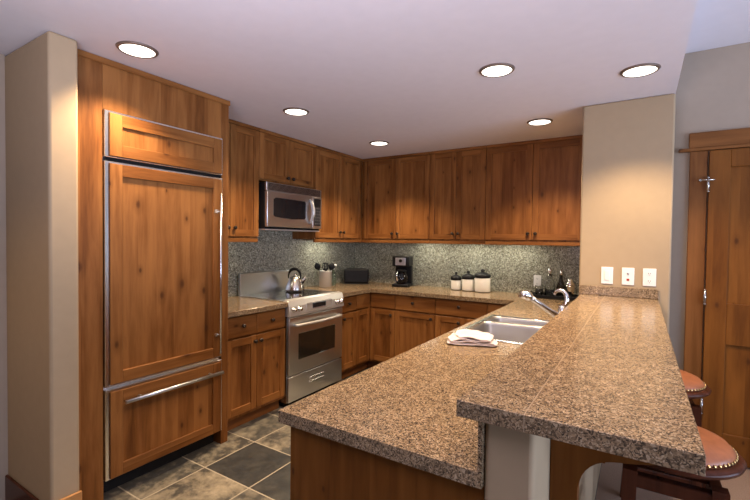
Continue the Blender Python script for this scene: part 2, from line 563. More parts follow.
for z in (0.36, 1.095, 1.845):
    q = MB().tube([(-0.004, -0.034, z - 0.045), (-0.004, -0.034, z + 0.045)], 0.008, 10)
    q.lathe([(0.004, -0.052), (0.009, -0.047), (0.009, -0.044)], (-0.004, -0.034, z))
    q.lathe([(0.009, 0.044), (0.009, 0.048), (0.004, 0.054)], (-0.004, -0.034, z))
    if z > 1.5:       # hinge-pin stop
        q.tube([(-0.045, -0.05, z + 0.03), (0.03, -0.05, z + 0.03)], 0.0045, 8)
        q.tube([(-0.045, -0.05, z + 0.03), (-0.052, -0.034, z + 0.03)], 0.008, 8)
    q.build('hinge', M['nickel'], door)
cas = MB()
cas.box(0.268, 0.366, YD - 0.026, YD - 0.001, 0, 2.075, 0, 0.003)
cas.box(1.196, 1.294, YD - 0.026, YD - 0.001, 0, 2.075, 0, 0.003)
struct(cas.build('trim_1', M['wood_case']))
cas = MB()
cas.box(0.205, 1.36, YD - 0.036, YD - 0.001, 2.076, 2.098, 0, 0.003)
cas.box(0.262, 1.30, YD - 0.028, YD - 0.001, 2.098, 2.200, 0, 0.003)
struct(cas.build('trim_2', M['wood_caseh']))

# stone splash on the two kitchen walls
tag(MB().box(XW + 0.0005, XW + 0.012, 1.99, YW - 0.0005, ZC + 0.001, 1.70).build('backsplash', M['granite_splash']),
    'grey-green granite backsplash on the wall behind the range', 'backsplash')
tag(MB().box(XW + 0.0125, XPL - 0.001, YW - 0.012, YW - 0.0005, ZC + 0.001, 1.47).build('backsplash', M['granite_splash']),
    'grey-green granite backsplash behind the coffee maker and canisters', 'backsplash')


# ------------------------------------------------------------------ cabinets
def knob(parent, x, z, y=-0.021):
    return MB().lathe([(0.007, 0.0), (0.0055, 0.012), (0.0145, 0.016), (0.0165, 0.023), (0.012, 0.030), (0.003, 0.032)], (x, y, z), '-y', 18).build('knob', M['bronze'], parent)


def shaker(parent, kind, x0, x1, z0, z1, kn=None, frame=0.056, slab=False, y=0.0):
    """A framed front: stiles with upright grain, rails with level grain, a sunk panel."""
    g = 0.0016
    x0 += g; x1 -= g; z0 += g; z1 -= g
    q = MB()
    if slab:
        q.box(x0, x1, y - 0.020, y - 0.001, z0, z1, 1, 0.003)
    else:
        f = min(frame, (x1 - x0) * 0.30, (z1 - z0) * 0.3)
        q.box(x0, x0 + f, y - 0.020, y - 0.001, z0, z1, 0, 0.0015)
        q.box(x1 - f, x1, y - 0.020, y - 0.001, z0, z1, 0, 0.0015)
        q.box(x0 + f, x1 - f, y - 0.0198, y - 0.001, z0, z0 + f, 1, 0.0015)
        q.box(x0 + f, x1 - f, y - 0.0198, y - 0.001, z1 - f, z1, 1, 0.0015)
        q.box(x0 + f - 0.002, x1 - f + 0.002, y - 0.0095, y - 0.002, z0 + f - 0.002, z1 - f + 0.002, 0)
    o = q.build(kind, [M['wood_v'], M['wood_h']], parent)
    if kn:
        knob(o, kn[0], kn[1])
    return o


def base_cabinet(label, loc, rot, w, fronts, depth=0.60):
    t = thing('base_cabinet', label, 'cabinet', loc, rot)
    q = MB().box(0.001, w - 0.001, 0, depth, 0.10, ZC - CT - 0.002)
    q.build('carcass', M['wood_v'], t)
    MB().box(0.001, w - 0.001, 0.055, depth, 0.0005, 0.0995).build('toe_kick', M['wood_toe'], t)
    for f in fronts:
        shaker(t, *f[:5], **(f[5] if len(f) > 5 else {}))
    return t


def wall_cabinet(label, loc, rot, w, z0, fronts, depth=0.308, rail=True):
    t = thing('wall_cabinet', label, 'cabinet', loc, rot)
    q = MB().box(0.001, w - 0.001, 0, depth, z0, H - 0.002)
    q.build('carcass', M['wood_v'], t)
    MB().box(0.001, w - 0.001, -0.023, -0.0005, H - 0.030, H - 0.002, 0, 0.002).build('top_trim', M['wood_h'], t)
    if rail:
        MB().box(0.001, w - 0.001, -0.012, 0.010, z0 - 0.033, z0 - 0.0005, 0, 0.002).build('light_rail', M['wood_h'], t)
    for f in fronts:
        shaker(t, *f[:5], **(f[5] if len(f) > 5 else {}))
    return t


L90 = PI / 2
ZU0, ZU1, ZUB = 1.466, 2.383, 1.452
FXU = XU - 0.020              # carcass front of the left wall cabinets
FYU = YU + 0.020
FXB = XB - 0.020
FYB = YB + 0.020

# left run, wall cabinets (local x runs along world +y)
wall_cabinet('tall wall cabinet of two doors between refrigerator and microwave', (FXU, 1.975, 0), L90, 0.603, ZUB,
             [('door', 0.0, 0.297, ZU0, ZU1, dict(kn=(0.268, 1.538))), ('door', 0.297, 0.603, ZU0, ZU1, dict(kn=(0.335, 1.538)))])
wall_cabinet('short wall cabinet of two doors above the microwave', (FXU, 2.579, 0), L90, 0.754, 1.965,
             [('door', 0.0, 0.377, 1.975, ZU1, dict(kn=(0.342, 2.018))), ('door', 0.377, 0.754, 1.975, ZU1, dict(kn=(0.412, 2.018)))], rail=False)
wall_cabinet('tall wall cabinet of two doors to the right of the microwave, by the corner', (FXU, 3.334, 0), L90, 0.872, ZUB,
             [('door', 0.0, 0.437, ZU0, ZU1, dict(kn=(0.404, 1.532))), ('door', 0.437, 0.835, ZU0, ZU1, dict(kn=(0.470, 1.532)))])
# back run, wall cabinets
wall_cabinet('wall cabinet of two doors above the coffee maker, in the corner', (-2.848, FYU, 0), 0, 0.898, ZUB,
             [('door', 0.045, 0.476, ZU0, ZU1, dict(kn=(0.442, 1.526))), ('door', 0.476, 0.898, ZU0, ZU1, dict(kn=(0.512, 1.526)))])
wall_cabinet('narrow-doored middle wall cabinet of the back row, above the cream canisters', (-1.949, FYU, 0), 0, 0.616, ZUB,
             [('door', 0.0, 0.303, ZU0, ZU1, dict(kn=(0.272, 1.528))), ('door', 0.303, 0.616, ZU0, ZU1, dict(kn=(0.335, 1.528)))])
wall_cabinet('wide wall cabinet of two doors above the glassware tray, beside the beige pier', (-1.332, FYU, 0), 0, 0.960, ZUB,
             [('door', 0.0, 0.451, ZU0, ZU1, dict(kn=(0.418, 1.528))), ('door', 0.451, 0.905, ZU0, ZU1, dict(kn=(0.486, 1.528)))])

# left run, base cabinets
DZ0, DZ1, RZ0, RZ1 = 0.125, 0.700, 0.712, 0.868
base_cabinet('base cabinet with two drawers over two doors, left of the range', (FXB, 1.975, 0), L90, 0.625,
             [('drawer', 0.012, 0.309, RZ0, RZ1, dict(kn=(0.165, 0.795), slab=True)), ('drawer', 0.309, 0.620, RZ0, RZ1, dict(kn=(0.462, 0.795), slab=True)),
              ('door', 0.012, 0.309, DZ0, DZ1, dict(kn=(0.280, 0.655))), ('door', 0.309, 0.620, DZ0, DZ1, dict(kn=(0.338, 0.655)))])
base_cabinet('narrow base cabinet with one drawer over one door, right of the range', (FXB, 3.374, 0), L90, 0.272,
             [('drawer', 0.004, 0.272, RZ0, RZ1, dict(kn=(0.125, 0.795), slab=True)), ('door', 0.004, 0.272, DZ0, DZ1, dict(kn=(0.035, 0.650)))])
# corner unit: an L-shaped carcass with two doors that meet in the corner
cc = thing('corner_cabinet', 'corner base cabinet with two doors meeting at a right angle, below the toaster', 'cabinet', (XW + 0.015, YW - 0.015, 0))
q = MB()
ax, ay = XW + 0.015, YW - 0.015
q.prism([(0, 3.647 - ay), (FXB - ax, 3.647 - ay), (FXB - ax, FYB - ay), (-2.207 - ax, FYB - ay), (-2.207 - ax, 0), (0, 0)], 'z', 0.10, ZC - CT - 0.002)
q.build('carcass', M['wood_v'], cc)
q = MB()
q.prism([(0, 3.647 - ay), (FXB - 0.055 - ax, 3.647 - ay), (FXB - 0.055 - ax, FYB + 0.055 - ay), (-2.207 - ax, FYB + 0.055 - ay), (-2.207 - ax, 0), (0, 0)], 'z', 0.0005, 0.0995)
q.build('toe_kick', M['wood_toe'], cc)


def corner_front(kind, z0, z1, kn, side, slab):
    if side == 'left':
        o = shaker(cc, kind, 0.0, FYB - 3.647 - 0.021, z0, z1, kn, slab=slab)
        o.location = (FXB - ax, 3.647 - ay, 0)
        o.rotation_euler = (0, 0, L90)
    else:
        o = shaker(cc, kind, 0.021, -2.207 - FXB, z0, z1, kn, slab=slab)
        o.location = (FXB - ax, FYB - ay, 0)
    return o


corner_front('drawer_front', RZ0, RZ1, None, 'left', True)
corner_front('drawer_front', RZ0, RZ1, None, 'right', True)
corner_front('door', DZ0, DZ1, None, 'left', False)
corner_front('door', DZ0, DZ1, (0.290, 0.648), 'right', False)
# back run, base cabinets
base_cabinet('base cabinet with a drawer over one broad door, below the coffee maker', (-2.206, FYB, 0), 0, 0.464, depth=0.565,
             fronts=[('drawer', 0.0, 0.464, RZ0, RZ1, dict(kn=(0.218, 0.800), slab=True)), ('door', 0.0, 0.464, DZ0, DZ1, dict(kn=(0.425, 0.655)))])
base_cabinet('base cabinet with a wide drawer over two doors, below the cream canisters', (-1.741, FYB, 0), 0, 0.528, depth=0.565,
             fronts=[('drawer', 0.0, 0.528, RZ0, RZ1, dict(kn=(0.255, 0.808), slab=True)), ('door', 0.0, 0.315, DZ0, DZ1, dict(kn=(0.255, 0.650))), ('door', 0.315, 0.528, DZ0, DZ1, dict(kn=(0.345, 0.650)))])
base_cabinet('base cabinet at the right end of the back row, running behind the peninsula', (-1.212, FYB, 0), 0, 0.835, depth=0.565,
             fronts=[('drawer', 0.0, 0.255, RZ0, RZ1, dict(kn=(0.128, 0.795), slab=True)), ('door', 0.0, 0.255, DZ0, DZ1, dict(kn=(0.035, 0.655)))])

# peninsula: open-topped carcass of panels (the sink hangs in it), end panel towards the camera, doors to the aisle
pen = thing('peninsula_cabinet', 'dark peninsula cabinet below the sink, plain end panel facing the room', 'cabinet', (-0.60, 0.97, 0))
q = MB()
q.box(-0.896, -0.880, 0.990, 3.905, 0.10, ZC - CT - 0.002)
q.box(-0.325, -0.309, 0.990, 3.306, 0.10, ZC - CT - 0.002)
q.box(-0.880, -0.375, 3.889, 3.905, 0.10, ZC - CT - 0.002)
q.box(-0.880, -0.325, 0.990, 3.306, 0.10, 0.116)
q.box(-0.880, -0.375, 3.306, 3.889, 0.10, 0.116)
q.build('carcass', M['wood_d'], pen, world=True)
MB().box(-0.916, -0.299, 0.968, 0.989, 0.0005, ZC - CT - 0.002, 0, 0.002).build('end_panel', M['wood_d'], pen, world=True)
MB().box(-0.840, -0.325, 0.990, 3.306, 0.0005, 0.0995).build('toe_kick', M['wood_toe'], pen, world=True)
for i in range(6):
    w_ = 2.91 / 6
    o = shaker(pen, 'door', 0, w_, DZ0, DZ1, (w_ - 0.04 if i % 2 == 0 else 0.04, 0.655))
    o.location = (-0.896 + 0.60, 3.902 - 0.97 - i * w_, 0)
    o.rotation_euler = (0, 0, -L90)
    o = shaker(pen, 'drawer', 0, w_, RZ0, RZ1, (w_ / 2, 0.795), slab=True)
    o.location = (-0.896 + 0.60, 3.902 - 0.97 - i * w_, 0)
    o.rotation_euler = (0, 0, -L90)

# ------------------------------------------------------------------ refrigerator and its surround
XE = -2.469
FY0, FY1, FZ1 = 1.150, 1.908, 2.136
enc = thing('refrigerator_surround', 'alder surround of broad panels framing the built-in refrigerator up to the ceiling', 'cabinet', (XE, 1.0, 0))
MB().box(XW + 0.001, XE, 0.991, FY0 - 0.003, 0.0005, H - 0.003, 0, 0.002).build('side_panel', M['wood_wy'], enc, world=True)
MB().box(XW + 0.001, XE - 0.002, FY0 - 0.002, FY1 + 0.002, FZ1 + 0.004, H - 0.003).build('top_panel', M['wood_wy'], enc, world=True)
MB().box(XW + 0.001, XE, FY1 + 0.003, 1.970, 0.0005, H - 0.003, 0, 0.002).build('side_panel', M['wood_wy'], enc, world=True)
MB().box(XE + 0.0005, XE + 0.010, 0.992, 1.975, H - 0.036, H - 0.003, 0, 0.003).build('top_trim', M['wood_hy'], enc, world=True)

fr = thing('refrigerator', 'tall built-in refrigerator with alder door panels and steel edging', 'refrigerator', (XE, FY0, 0), L90)
FW = FY1 - FY0
MB().box(0.001, FW - 0.001, 0.012, 0.60, 0.10, FZ1).build('body', M['steel_v'], fr)
MB().box(0.004, FW - 0.004, 0.07, 0.60, 0.0005, 0.099).build('toe_grille', M['black_matte'], fr)


def appliance_front(kind, z0, z1, handle):
    """Wood shaker panel in a slim steel frame."""
    q = MB()
    e = 0.012
    lw = 0.021
    q.box(0.000, lw, -0.014, 0.011, z0, z1, 2, 0.002)
    q.box(FW - e, FW, -0.014, 0.011, z0, z1, 2, 0.002)
    q.box(lw, FW - e, -0.014, 0.011, z1 - e, z1, 2, 0.002)
    q.box(lw, FW - e, -0.014, 0.011, z0, z0 + 0.006, 2, 0.002)
    f = 0.066
    x0, x1, a, c_ = lw + 0.001, FW - e - 0.001, z0 + 0.007, z1 - e - 0.001
    q.box(x0, x0 + f, -0.026, 0.004, a, c_, 0, 0.002)
    q.box(x1 - f, x1, -0.026, 0.004, a, c_, 0, 0.002)
    q.box(x0 + f, x1 - f, -0.0258, 0.004, a, a + f, 1, 0.002)
    q.box(x0 + f, x1 - f, -0.0258, 0.004, c_ - f, c_, 1, 0.002)
    q.box(x0 + f - 0.002, x1 - f + 0.002, -0.012, 0.003, a + f - 0.002, c_ - f + 0.002, 0)
    o = q.build(kind, [M['wood_v'], M['wood_h'], M['steel_v']], fr)
    if handle == 'bar':
        zz = z1 - 0.075
        q = MB().tube([(0.082, -0.066, zz), (FW - 0.03, -0.066, zz)], 0.011, 14)
        for x in (0.175, FW - 0.11):
            q.tube([(x, -0.024, zz), (x, -0.066, zz)], 0.009, 10)
        q.build('handle', M['steel'], o)
    elif handle == 'post':
        x = FW - 0.040
        q = MB().tube([(x, -0.050, z0 + 0.03), (x, -0.050, z1 - 0.11)], 0.007, 14)
        for z in (z0 + 0.16, z1 - 0.23):
            q.tube([(x, -0.022, z), (x, -0.050, z)], 0.006, 10)
            q.box(x - 0.035, x - 0.005, -0.030, -0.024, z - 0.012, z + 0.012)
        q.build('handle', M['steel_v'], o)
    return o


appliance_front('grille_panel', 1.884, FZ1, None)
appliance_front('door', 0.628, 1.862, 'post')
appliance_front('drawer', 0.104, 0.606, 'bar')
MB().box(0.006, FW - 0.006, -0.004, 0.011, 1.864, 1.882).build('vent_slot', M['black'], fr)

# ------------------------------------------------------------------ worktops
q = MB()
z0 = ZC - CT
tag(MB().box(XW + 0.013, -2.495, 1.978, 2.602, z0, ZC, 0, 0.0015).build('worktop', M['granite_counter']),
    'short granite worktop between the refrigerator and the range', 'worktop')
SX0, SX1, SY0, SY1 = -0.880, -0.455, 2.262, 3.010      # sink cut-out
q = MB()
q.box(XW + 0.013, -2.495, 3.372, 3.8885, z0, ZC)
q.box(XW + 0.013, -0.944, 3.8885, YW - 0.013, z0, ZC)
q.box(-0.944, XPL - 0.002, 3.315, YW - 0.013, z0, ZC)
q.box(-0.944, -0.309, SY1, 3.315 - 0.002, z0, ZC)
q.box(-0.944, SX0, SY0, SY1, z0, ZC)
q.box(SX1, -0.309, SY0, SY1, z0, ZC)
q.box(-0.944, -0.309, 0.944, SY0, z0, ZC)
bmesh.ops.remove_doubles(q.bm, verts=q.bm.verts[:], dist=0.0005)
tag(q.build('worktop', M['granite_counter']), 'long granite worktop running round the corner and along the peninsula to the sink', 'worktop')

bar = thing('bar_counter', 'raised granite breakfast bar on the low wall in the foreground', 'counter', (-0.12, 0.92, ZB - CT))
MB().box(-0.350, 0.103, 0.913, YP - 0.0015, ZB - CT, ZB, 0, 0.0012).build('bar_top', M['granite_bar'], bar, world=True)
bar.children[0].matrix_parent_inverse = Matrix.Identity(4)
MB().box(-0.3085, -0.2985, 0.945, YP - 0.0015, ZC - CT, ZB - CT - 0.0005).build('riser', M['granite_bar'], bar, world=True)
MB().box(-0.365, 0.106, YP - 0.020, YP - 0.001, ZB + 0.0005, ZB + 0.064, 0, 0.002).build('upstand', M['granite_bar'], bar, world=True)


def bracket(y, label):
    top = ZB - CT - 0.001
    x0, x1 = -0.185, 0.085
    pts = [(x0, top), (x1, top), (x1, top - 0.065)]
    cx, cz, r = -0.045 + 0.0, top - 0.245, 0.085
    # shallow ogee out to the tip, then a quarter turn down the wall
    pts += [(0.065, top - 0.092), (0.035, top - 0.106), (0.0, top - 0.114), (-0.020, top - 0.118)]
    for i in range(0, 9):
        a = PI / 2 + (PI / 2) * i / 8
        pts.append((-0.030 + 0.09 * math.cos(a), top - 0.209 + 0.09 * math.sin(a)))
    pts += [(-0.122, top - 0.30), (-0.125, 0.36), (x0, 0.36)]
    o = MB().prism([(a + 0.185, c_ - top) for a, c_ in pts], 'y', 0, 0.042, 0, 0.002).build('bar_bracket', M['wood_d'], None, loc=(-0.185, y, top))
    return tag(o, label, 'bracket')


bracket(1.150, 'near wooden bracket with an arched cut-out under the bar top')
bracket(2.35, 'far wooden bracket under the bar top, behind the near one')

# ------------------------------------------------------------------ range
RY0, RY1 = 2.608, 3.366
rg = thing('range', 'stainless slide-in electric range with black glass cooktop', 'range', (-2.515, RY0, 0), L90)
RW = RY1 - RY0
MB().box(0.002, RW - 0.002, 0.005, 0.60, 0.05, 0.905).build('body', M['steel_v'], rg)
MB().box(0.03, RW - 0.03, 0.06, 0.58, 0.0005, 0.049).build('toe_grille', M['black_matte'], rg)
q = MB().box(0.0, RW, 0.035, 0.585, 0.9055, 0.922, 0, 0.003)
q.build('cooktop', M['black_glass'], rg)
ct = rg.children[-1]
for x in (0.0015, RW - 0.0015):
    MB().box(x - 0.0045, x + 0.0045, 0.034, 0.586, 0.9056, 0.9245, 0, 0.002).build('cooktop_trim', M['steel'], rg)
for (bx, by, br) in ((0.20, 0.17, 0.105), (0.56, 0.17, 0.085), (0.20, 0.43, 0.08), (0.56, 0.43, 0.105)):
    q = MB()
    for rr in (br, br * 0.62):
        q.tube([(bx + rr * math.cos(a), by + rr * math.sin(a), 0.9221) for a in [2 * PI * k / 40 for k in range(40)]], 0.0015, 6, closed=True, flat=0.25)
    q.build('burner_ring', M['burner'], rg)
# sloping control panel
prof = [(-0.030, 0.790), (-0.034, 0.800), (-0.030, 0.875), (-0.010, 0.925), (0.030, 0.934), (0.034, 0.925), (0.034, 0.790)]
cp = MB().prism(prof, 'x', -0.003, RW + 0.003, 0, 0.004).build('control_panel', M['silver'], rg)
q = MB().box(0.20, 0.56, -0.0365, -0.028, 0.812, 0.888, 0, 0.012, 3)
q.build('panel_bezel', M['silver'], cp)
MB().box(0.285, 0.475, -0.0385, -0.030, 0.832, 0.880, 0, 0.008, 3).build('display', M['display'], cp)
for x in (0.045, 0.115, RW - 0.115, RW - 0.045):
    MB().lathe([(0.024, 0), (0.024, 0.006), (0.018, 0.010), (0.016, 0.030), (0.010, 0.033)], (x, -0.030, 0.848), '-y', 20).build('knob', M['nickel'], cp)
# oven door
od = MB().box(0.004, RW - 0.004, -0.022, 0.004, 0.285, 0.780, 0, 0.005, 2).build('oven_door', M['steel_x'], rg)
MB().box(0.120, RW - 0.125, -0.0245, -0.020, 0.405, 0.630, 0, 0.004).build('oven_window', M['oven_glass'], od)
pts = [(0.075 + (RW - 0.15) * i / 16, -0.055 - 0.020 * math.sin(PI * i / 16), 0.712) for i in range(17)]
q = MB().tube([(0.075, -0.020, 0.712)] + pts + [(RW - 0.075, -0.020, 0.712)], 0.0135, 12)
q.build('handle', M['silver'], od)
dr = MB().box(0.004, RW - 0.004, -0.020, 0.004, 0.055, 0.272, 0, 0.005, 2).build('drawer', M['steel_x'], rg)
q = MB().box(0.27, 0.47, -0.030, -0.018, 0.170, 0.178, 0, 0.003)
q.box(0.27, 0.47, -0.030, -0.018, 0.200, 0.214, 0, 0.003)
q.build('handle', M['nickel'], dr)
# steel guard behind the cooktop
q = MB().box(-0.006, RW - 0.02, 0.590, 0.606, 0.9056, 1.118, 0, 0.003)
q.box(-0.010, 0.004, 0.575, 0.606, 0.9056, 1.128, 0, 0.003)
q.box(-0.006, RW - 0.02, 0.578, 0.606, 1.108, 1.128, 0, 0.004)
q.build('back_guard', M['steel_x'], rg)

# ------------------------------------------------------------------ microwave
mw = thing('microwave', 'stainless over-the-range microwave hung below the short wall cabinet', 'microwave', (-2.755, 2.592, 0), L90)
MWW = 0.739
MB().box(0.002, MWW - 0.002, 0.020, 0.385, 1.538, 1.945, 0, 0.003).build('body', M['black'], mw)
MB().box(0.004, MWW - 0.004, 0.016, 0.30, 1.527, 1.5375).build('underside', M['silver'], mw)
q = MB().box(0.0, MWW, -0.004, 0.019, 1.872, 1.945, 0, 0.003)
vg = q.build('vent_grille', M['steel'], mw)
q = MB()
for i in range(6):
    q.box(0.02, MWW - 0.02, -0.0065, -0.003, 1.880 + i * 0.0102, 1.8855 + i * 0.0102)
q.build('vent_louvers', M['black'], vg)
mdoor = MB().box(0.0, 0.600, -0.012, 0.019, 1.556, 1.869, 0, 0.006, 2).build('door', M['steel'], mw)
q = MB().prism([(0.075, 1.655), (0.10, 1.645), (0.30, 1.632), (0.48, 1.640), (0.495, 1.655), (0.495, 1.795), (0.48, 1.812), (0.10, 1.815), (0.075, 1.80)], 'y', -0.0145, -0.010)
q.build('window', M['black_glass'], mdoor)
pts = [(0.555, -0.018 - 0.042 * math.sin(PI * i / 12), 1.600 + 0.235 * i / 12) for i in range(13)]
MB().tube(pts, 0.014, 12, radii=[0.010 + 0.007 * math.sin(PI * i / 12) for i in range(13)]).build('handle', M['silver'], mdoor)
kp = MB().box(0.603, MWW, -0.010, 0.019, 1.556, 1.869, 0, 0.005, 2).build('control_panel', M['steel'], mw)
MB().box(0.622, MWW - 0.018, -0.0125, -0.009, 1.585, 1.852, 0, 0.002).build('keypad', M['black'], kp)
q = MB()
for r_ in range(6):
    for c_ in range(3):
        q.box(0.634 + c_ * 0.030, 0.656 + c_ * 0.030, -0.0140, -0.012, 1.60 + r_ * 0.030, 1.616 + r_ * 0.030)
q.build('keys', M['burner'], kp)

# ------------------------------------------------------------------ sink, faucet, towel
sk = thing('sink', 'double-bowl stainless sink let into the peninsula worktop', 'sink', (-0.66, 2.64, ZC))
q = MB()
RZ = 0.004
ox0, ox1, oy0, oy1 = SX0 - 0.022, SX1 + 0.022, SY0 - 0.022, SY1 + 0.022
DY = 2.780


def rrect(x0, x1, y0, y1, r, n=5):
    out = []
    for cx, cy, a0 in ((x1 - r, y1 - r, 0), (x0 + r, y1 - r, PI / 2), (x0 + r, y0 + r, PI), (x1 - r, y0 + r, 1.5 * PI)):
        for i in range(n + 1):
            a = a0 + PI / 2 * i / n
            out.append((cx + r * math.cos(a), cy + r * math.sin(a)))
    return out


def loft(mb, loops, m=0, cap_first=False, cap_last=False, smooth=True):
    vs = [[mb.bm.verts.new(p) for p in lp] for lp in loops]
    n = len(vs[0])
    fs = []
    for a, b_ in zip(vs, vs[1:]):
        for i in range(n):
            fs.append(mb.bm.faces.new((a[i], a[(i + 1) % n], b_[(i + 1) % n], b_[i])))
    mb._tag(fs, m, smooth)
    if cap_first:
        mb._tag([mb.bm.faces.new(vs[0][::-1])], m)
    if cap_last:
        mb._tag([mb.bm.faces.new(vs[-1])], m)


def bowl(y0, y1, depth, name):
    mb = MB()
    lo = []
    x0, x1 = SX0 + 0.004, SX1 - 0.004
    for dx, z, r in ((-0.0, 0.0035, 0.05), (0.004, -0.004, 0.05), (0.008, -0.02, 0.05), (0.012, -depth + 0.03, 0.05), (0.020, -depth + 0.008, 0.05), (0.045, -depth, 0.05)):
        lo.append([(a, c_, ZC + z) for a, c_ in rrect(x0 + dx, x1 - dx, y0 + dx, y1 - dx, r)])
    # outside skin keeps the bowl a real shell
    for dx, z, r in ((0.043, -depth - 0.002, 0.05), (0.016, -depth + 0.006, 0.05), (0.008, -depth + 0.03, 0.05), (0.002, -0.02, 0.05), (-0.001, 0.0015, 0.05)):
        lo.append([(a, c_, ZC + z) for a, c_ in rrect(x0 + dx, x1 - dx, y0 + dx, y1 - dx, r)])
    vs = [[mb.bm.verts.new(p) for p in lp] for lp in lo]
    n = len(vs[0])
    fs = []
    for k in range(len(vs)):
        a, b_ = vs[k], vs[(k + 1) % len(vs)]
        if k == 5:
            continue
        for i in range(n):
            fs.append(mb.bm.faces.new((a[i], a[(i + 1) % n], b_[(i + 1) % n], b_[i])))
    mb._tag(fs, 0, True)
    mb._tag([mb.bm.faces.new(vs[5]), mb.bm.faces.new(vs[6][::-1])], 0)
    o = mb.build(name, M['sink_steel'], sk, world=True)
    cy = (y0 + y1) / 2
    MB().lathe([(0.044, -depth + 0.0005), (0.044, -depth + 0.003), (0.030, -depth + 0.004), (0.026, -depth + 0.001)], ((x0 + x1) / 2 + 0.66, cy - 2.64, 0)).build('drain', M['chrome'], o)
    return o


bowl(SY0 + 0.004, DY - 0.010, 0.19, 'bowl')
bowl(DY + 0.010, SY1 - 0.004, 0.16, 'bowl')
q = MB()
q.box(ox0, SX0 + 0.006, oy0, oy1, ZC + 0.0005, ZC + 0.006, 0, 0.002, 2)
q.box(SX1 - 0.006, ox1, oy0, oy1, ZC + 0.0005, ZC + 0.006, 0, 0.002, 2)
q.box(SX0 + 0.006, SX1 - 0.006, oy0, SY0 + 0.006, ZC + 0.0005, ZC + 0.006, 0, 0.002, 2)
q.box(SX0 + 0.006, SX1 - 0.006, SY1 - 0.006, oy1, ZC + 0.0005, ZC + 0.006, 0, 0.002, 2)
q.box(SX0 + 0.006, SX1 - 0.006, DY - 0.011, DY + 0.011, ZC - 0.006, ZC + 0.003, 0, 0.003, 2)
q.build('rim', M['chrome'], sk, world=True)

fa = thing('faucet', 'chrome pull-out kitchen faucet with a loop lever behind the sink', 'faucet', (-0.408, 2.86, ZC + 0.0005))
MB().lathe([(0.034, 0), (0.034, 0.008), (0.027, 0.014), (0.025, 0.05), (0.027, 0.10), (0.024, 0.135), (0.012, 0.142)]).build('faucet_body', M['chrome'], fa)
p0, p1 = Vector((-0.012, -0.012, 0.060)), Vector((-0.168, -0.110, 0.184))
q = MB().tube([p0.lerp(p1, i / 8) for i in range(9)], 0.02, 14, radii=[0.024, 0.023, 0.021, 0.0205, 0.020, 0.0195, 0.019, 0.019, 0.019])
q.build('spout', M['nickel'], fa)
d_ = (p1 - p0).normalized()
h0 = p1 + d_ * -0.005
q = MB().tube([h0, h0 + d_ * 0.012, h0 + d_ * 0.035 + Vector((0, 0, -0.002)), h0 + d_ * 0.058 + Vector((0, 0, -0.014)), h0 + d_ * 0.068 + Vector((0, 0, -0.040))], 0.02, 16, radii=[0.020, 0.027, 0.033, 0.034, 0.029])
q.build('spray_head', M['chrome'], fa)
pts = []
for i in range(15):
    a = -0.30 * PI + 1.15 * PI * i / 14
    pts.append((-0.014 + 0.040 * math.cos(a), -0.004 + 0.006 * math.sin(a), 0.176 + 0.056 * math.sin(a)))
q = MB().tube([(0.006, 0, 0.134)] + pts, 0.013, 12, radii=[0.018] + [0.017 - 0.0006 * i for i in range(15)])
q.build('lever', M['chrome'], fa)

# folded towel: a strip of cloth folded on itself, with thickness, laid over the near corner of the sink
def towel():
    tk = 0.0105
    prof = []
    for k, (L0, L1) in enumerate(((-0.122, 0.112), (-0.108, 0.100), (-0.116, 0.092), (-0.080, 0.086))):
        zc = tk * (0.6 + k * 1.12)
        xs = [L0 + (L1 - L0) * i / 10 for i in range(11)]
        if k % 2:
            xs = xs[::-1]
        for x in xs:
            prof.append((x, zc + 0.0032 * math.sin(x * 45 + k * 2.3) - (0.010 * max(0, -x - 0.03) / 0.09 if k > 1 else 0)))
        if k < 3:
            prof.append((xs[-1] + (0.009 if k % 2 == 0 else -0.009), zc + tk * 0.56))
    bm = bmesh.new()
    W = 0.185
    NY = 14
    rows = []
    for j in range(NY + 1):
        y = -W / 2 + W * j / NY
        row = []
        for i, (x, z) in enumerate(prof):
            dz = (0.0060 * math.sin(y * 36 + x * 24) + 0.003 * math.sin(y * 71 - x * 50)) * (z / 0.04)
            dx = 0.009 * math.sin(y * 31 + i * 0.22)
            row.append(bm.verts.new((x + dx, y + 0.006 * math.sin(x * 22 + i * 0.06), max(z + dz, 0.0068))))
        rows.append(row)
    for a, b_ in zip(rows, rows[1:]):
        for i in range(len(prof) - 1):
            f = bm.faces.new((a[i], a[i + 1], b_[i + 1], b_[i]))
            f.smooth = True
    me = bpy.data.meshes.new('towel')
    bm.to_mesh(me)
    bm.free()
    me.materials.append(M['towel'])
    o = bpy.data.objects.new('towel', me)
    COL.objects.link(o)
    so = o.modifiers.new('thick', 'SOLIDIFY')
    so.thickness = 0.0088
    so.offset = 0
    sb = o.modifiers.new('sub', 'SUBSURF')
    sb.levels = sb.render_levels = 2
    o.location = (-0.742, 2.150, ZC + 0.0005)
    o.rotation_euler = (0, 0, math.radians(20))
    return tag(o, 'pale pink folded towel on the worktop at the near corner of the sink', 'towel')


towel()

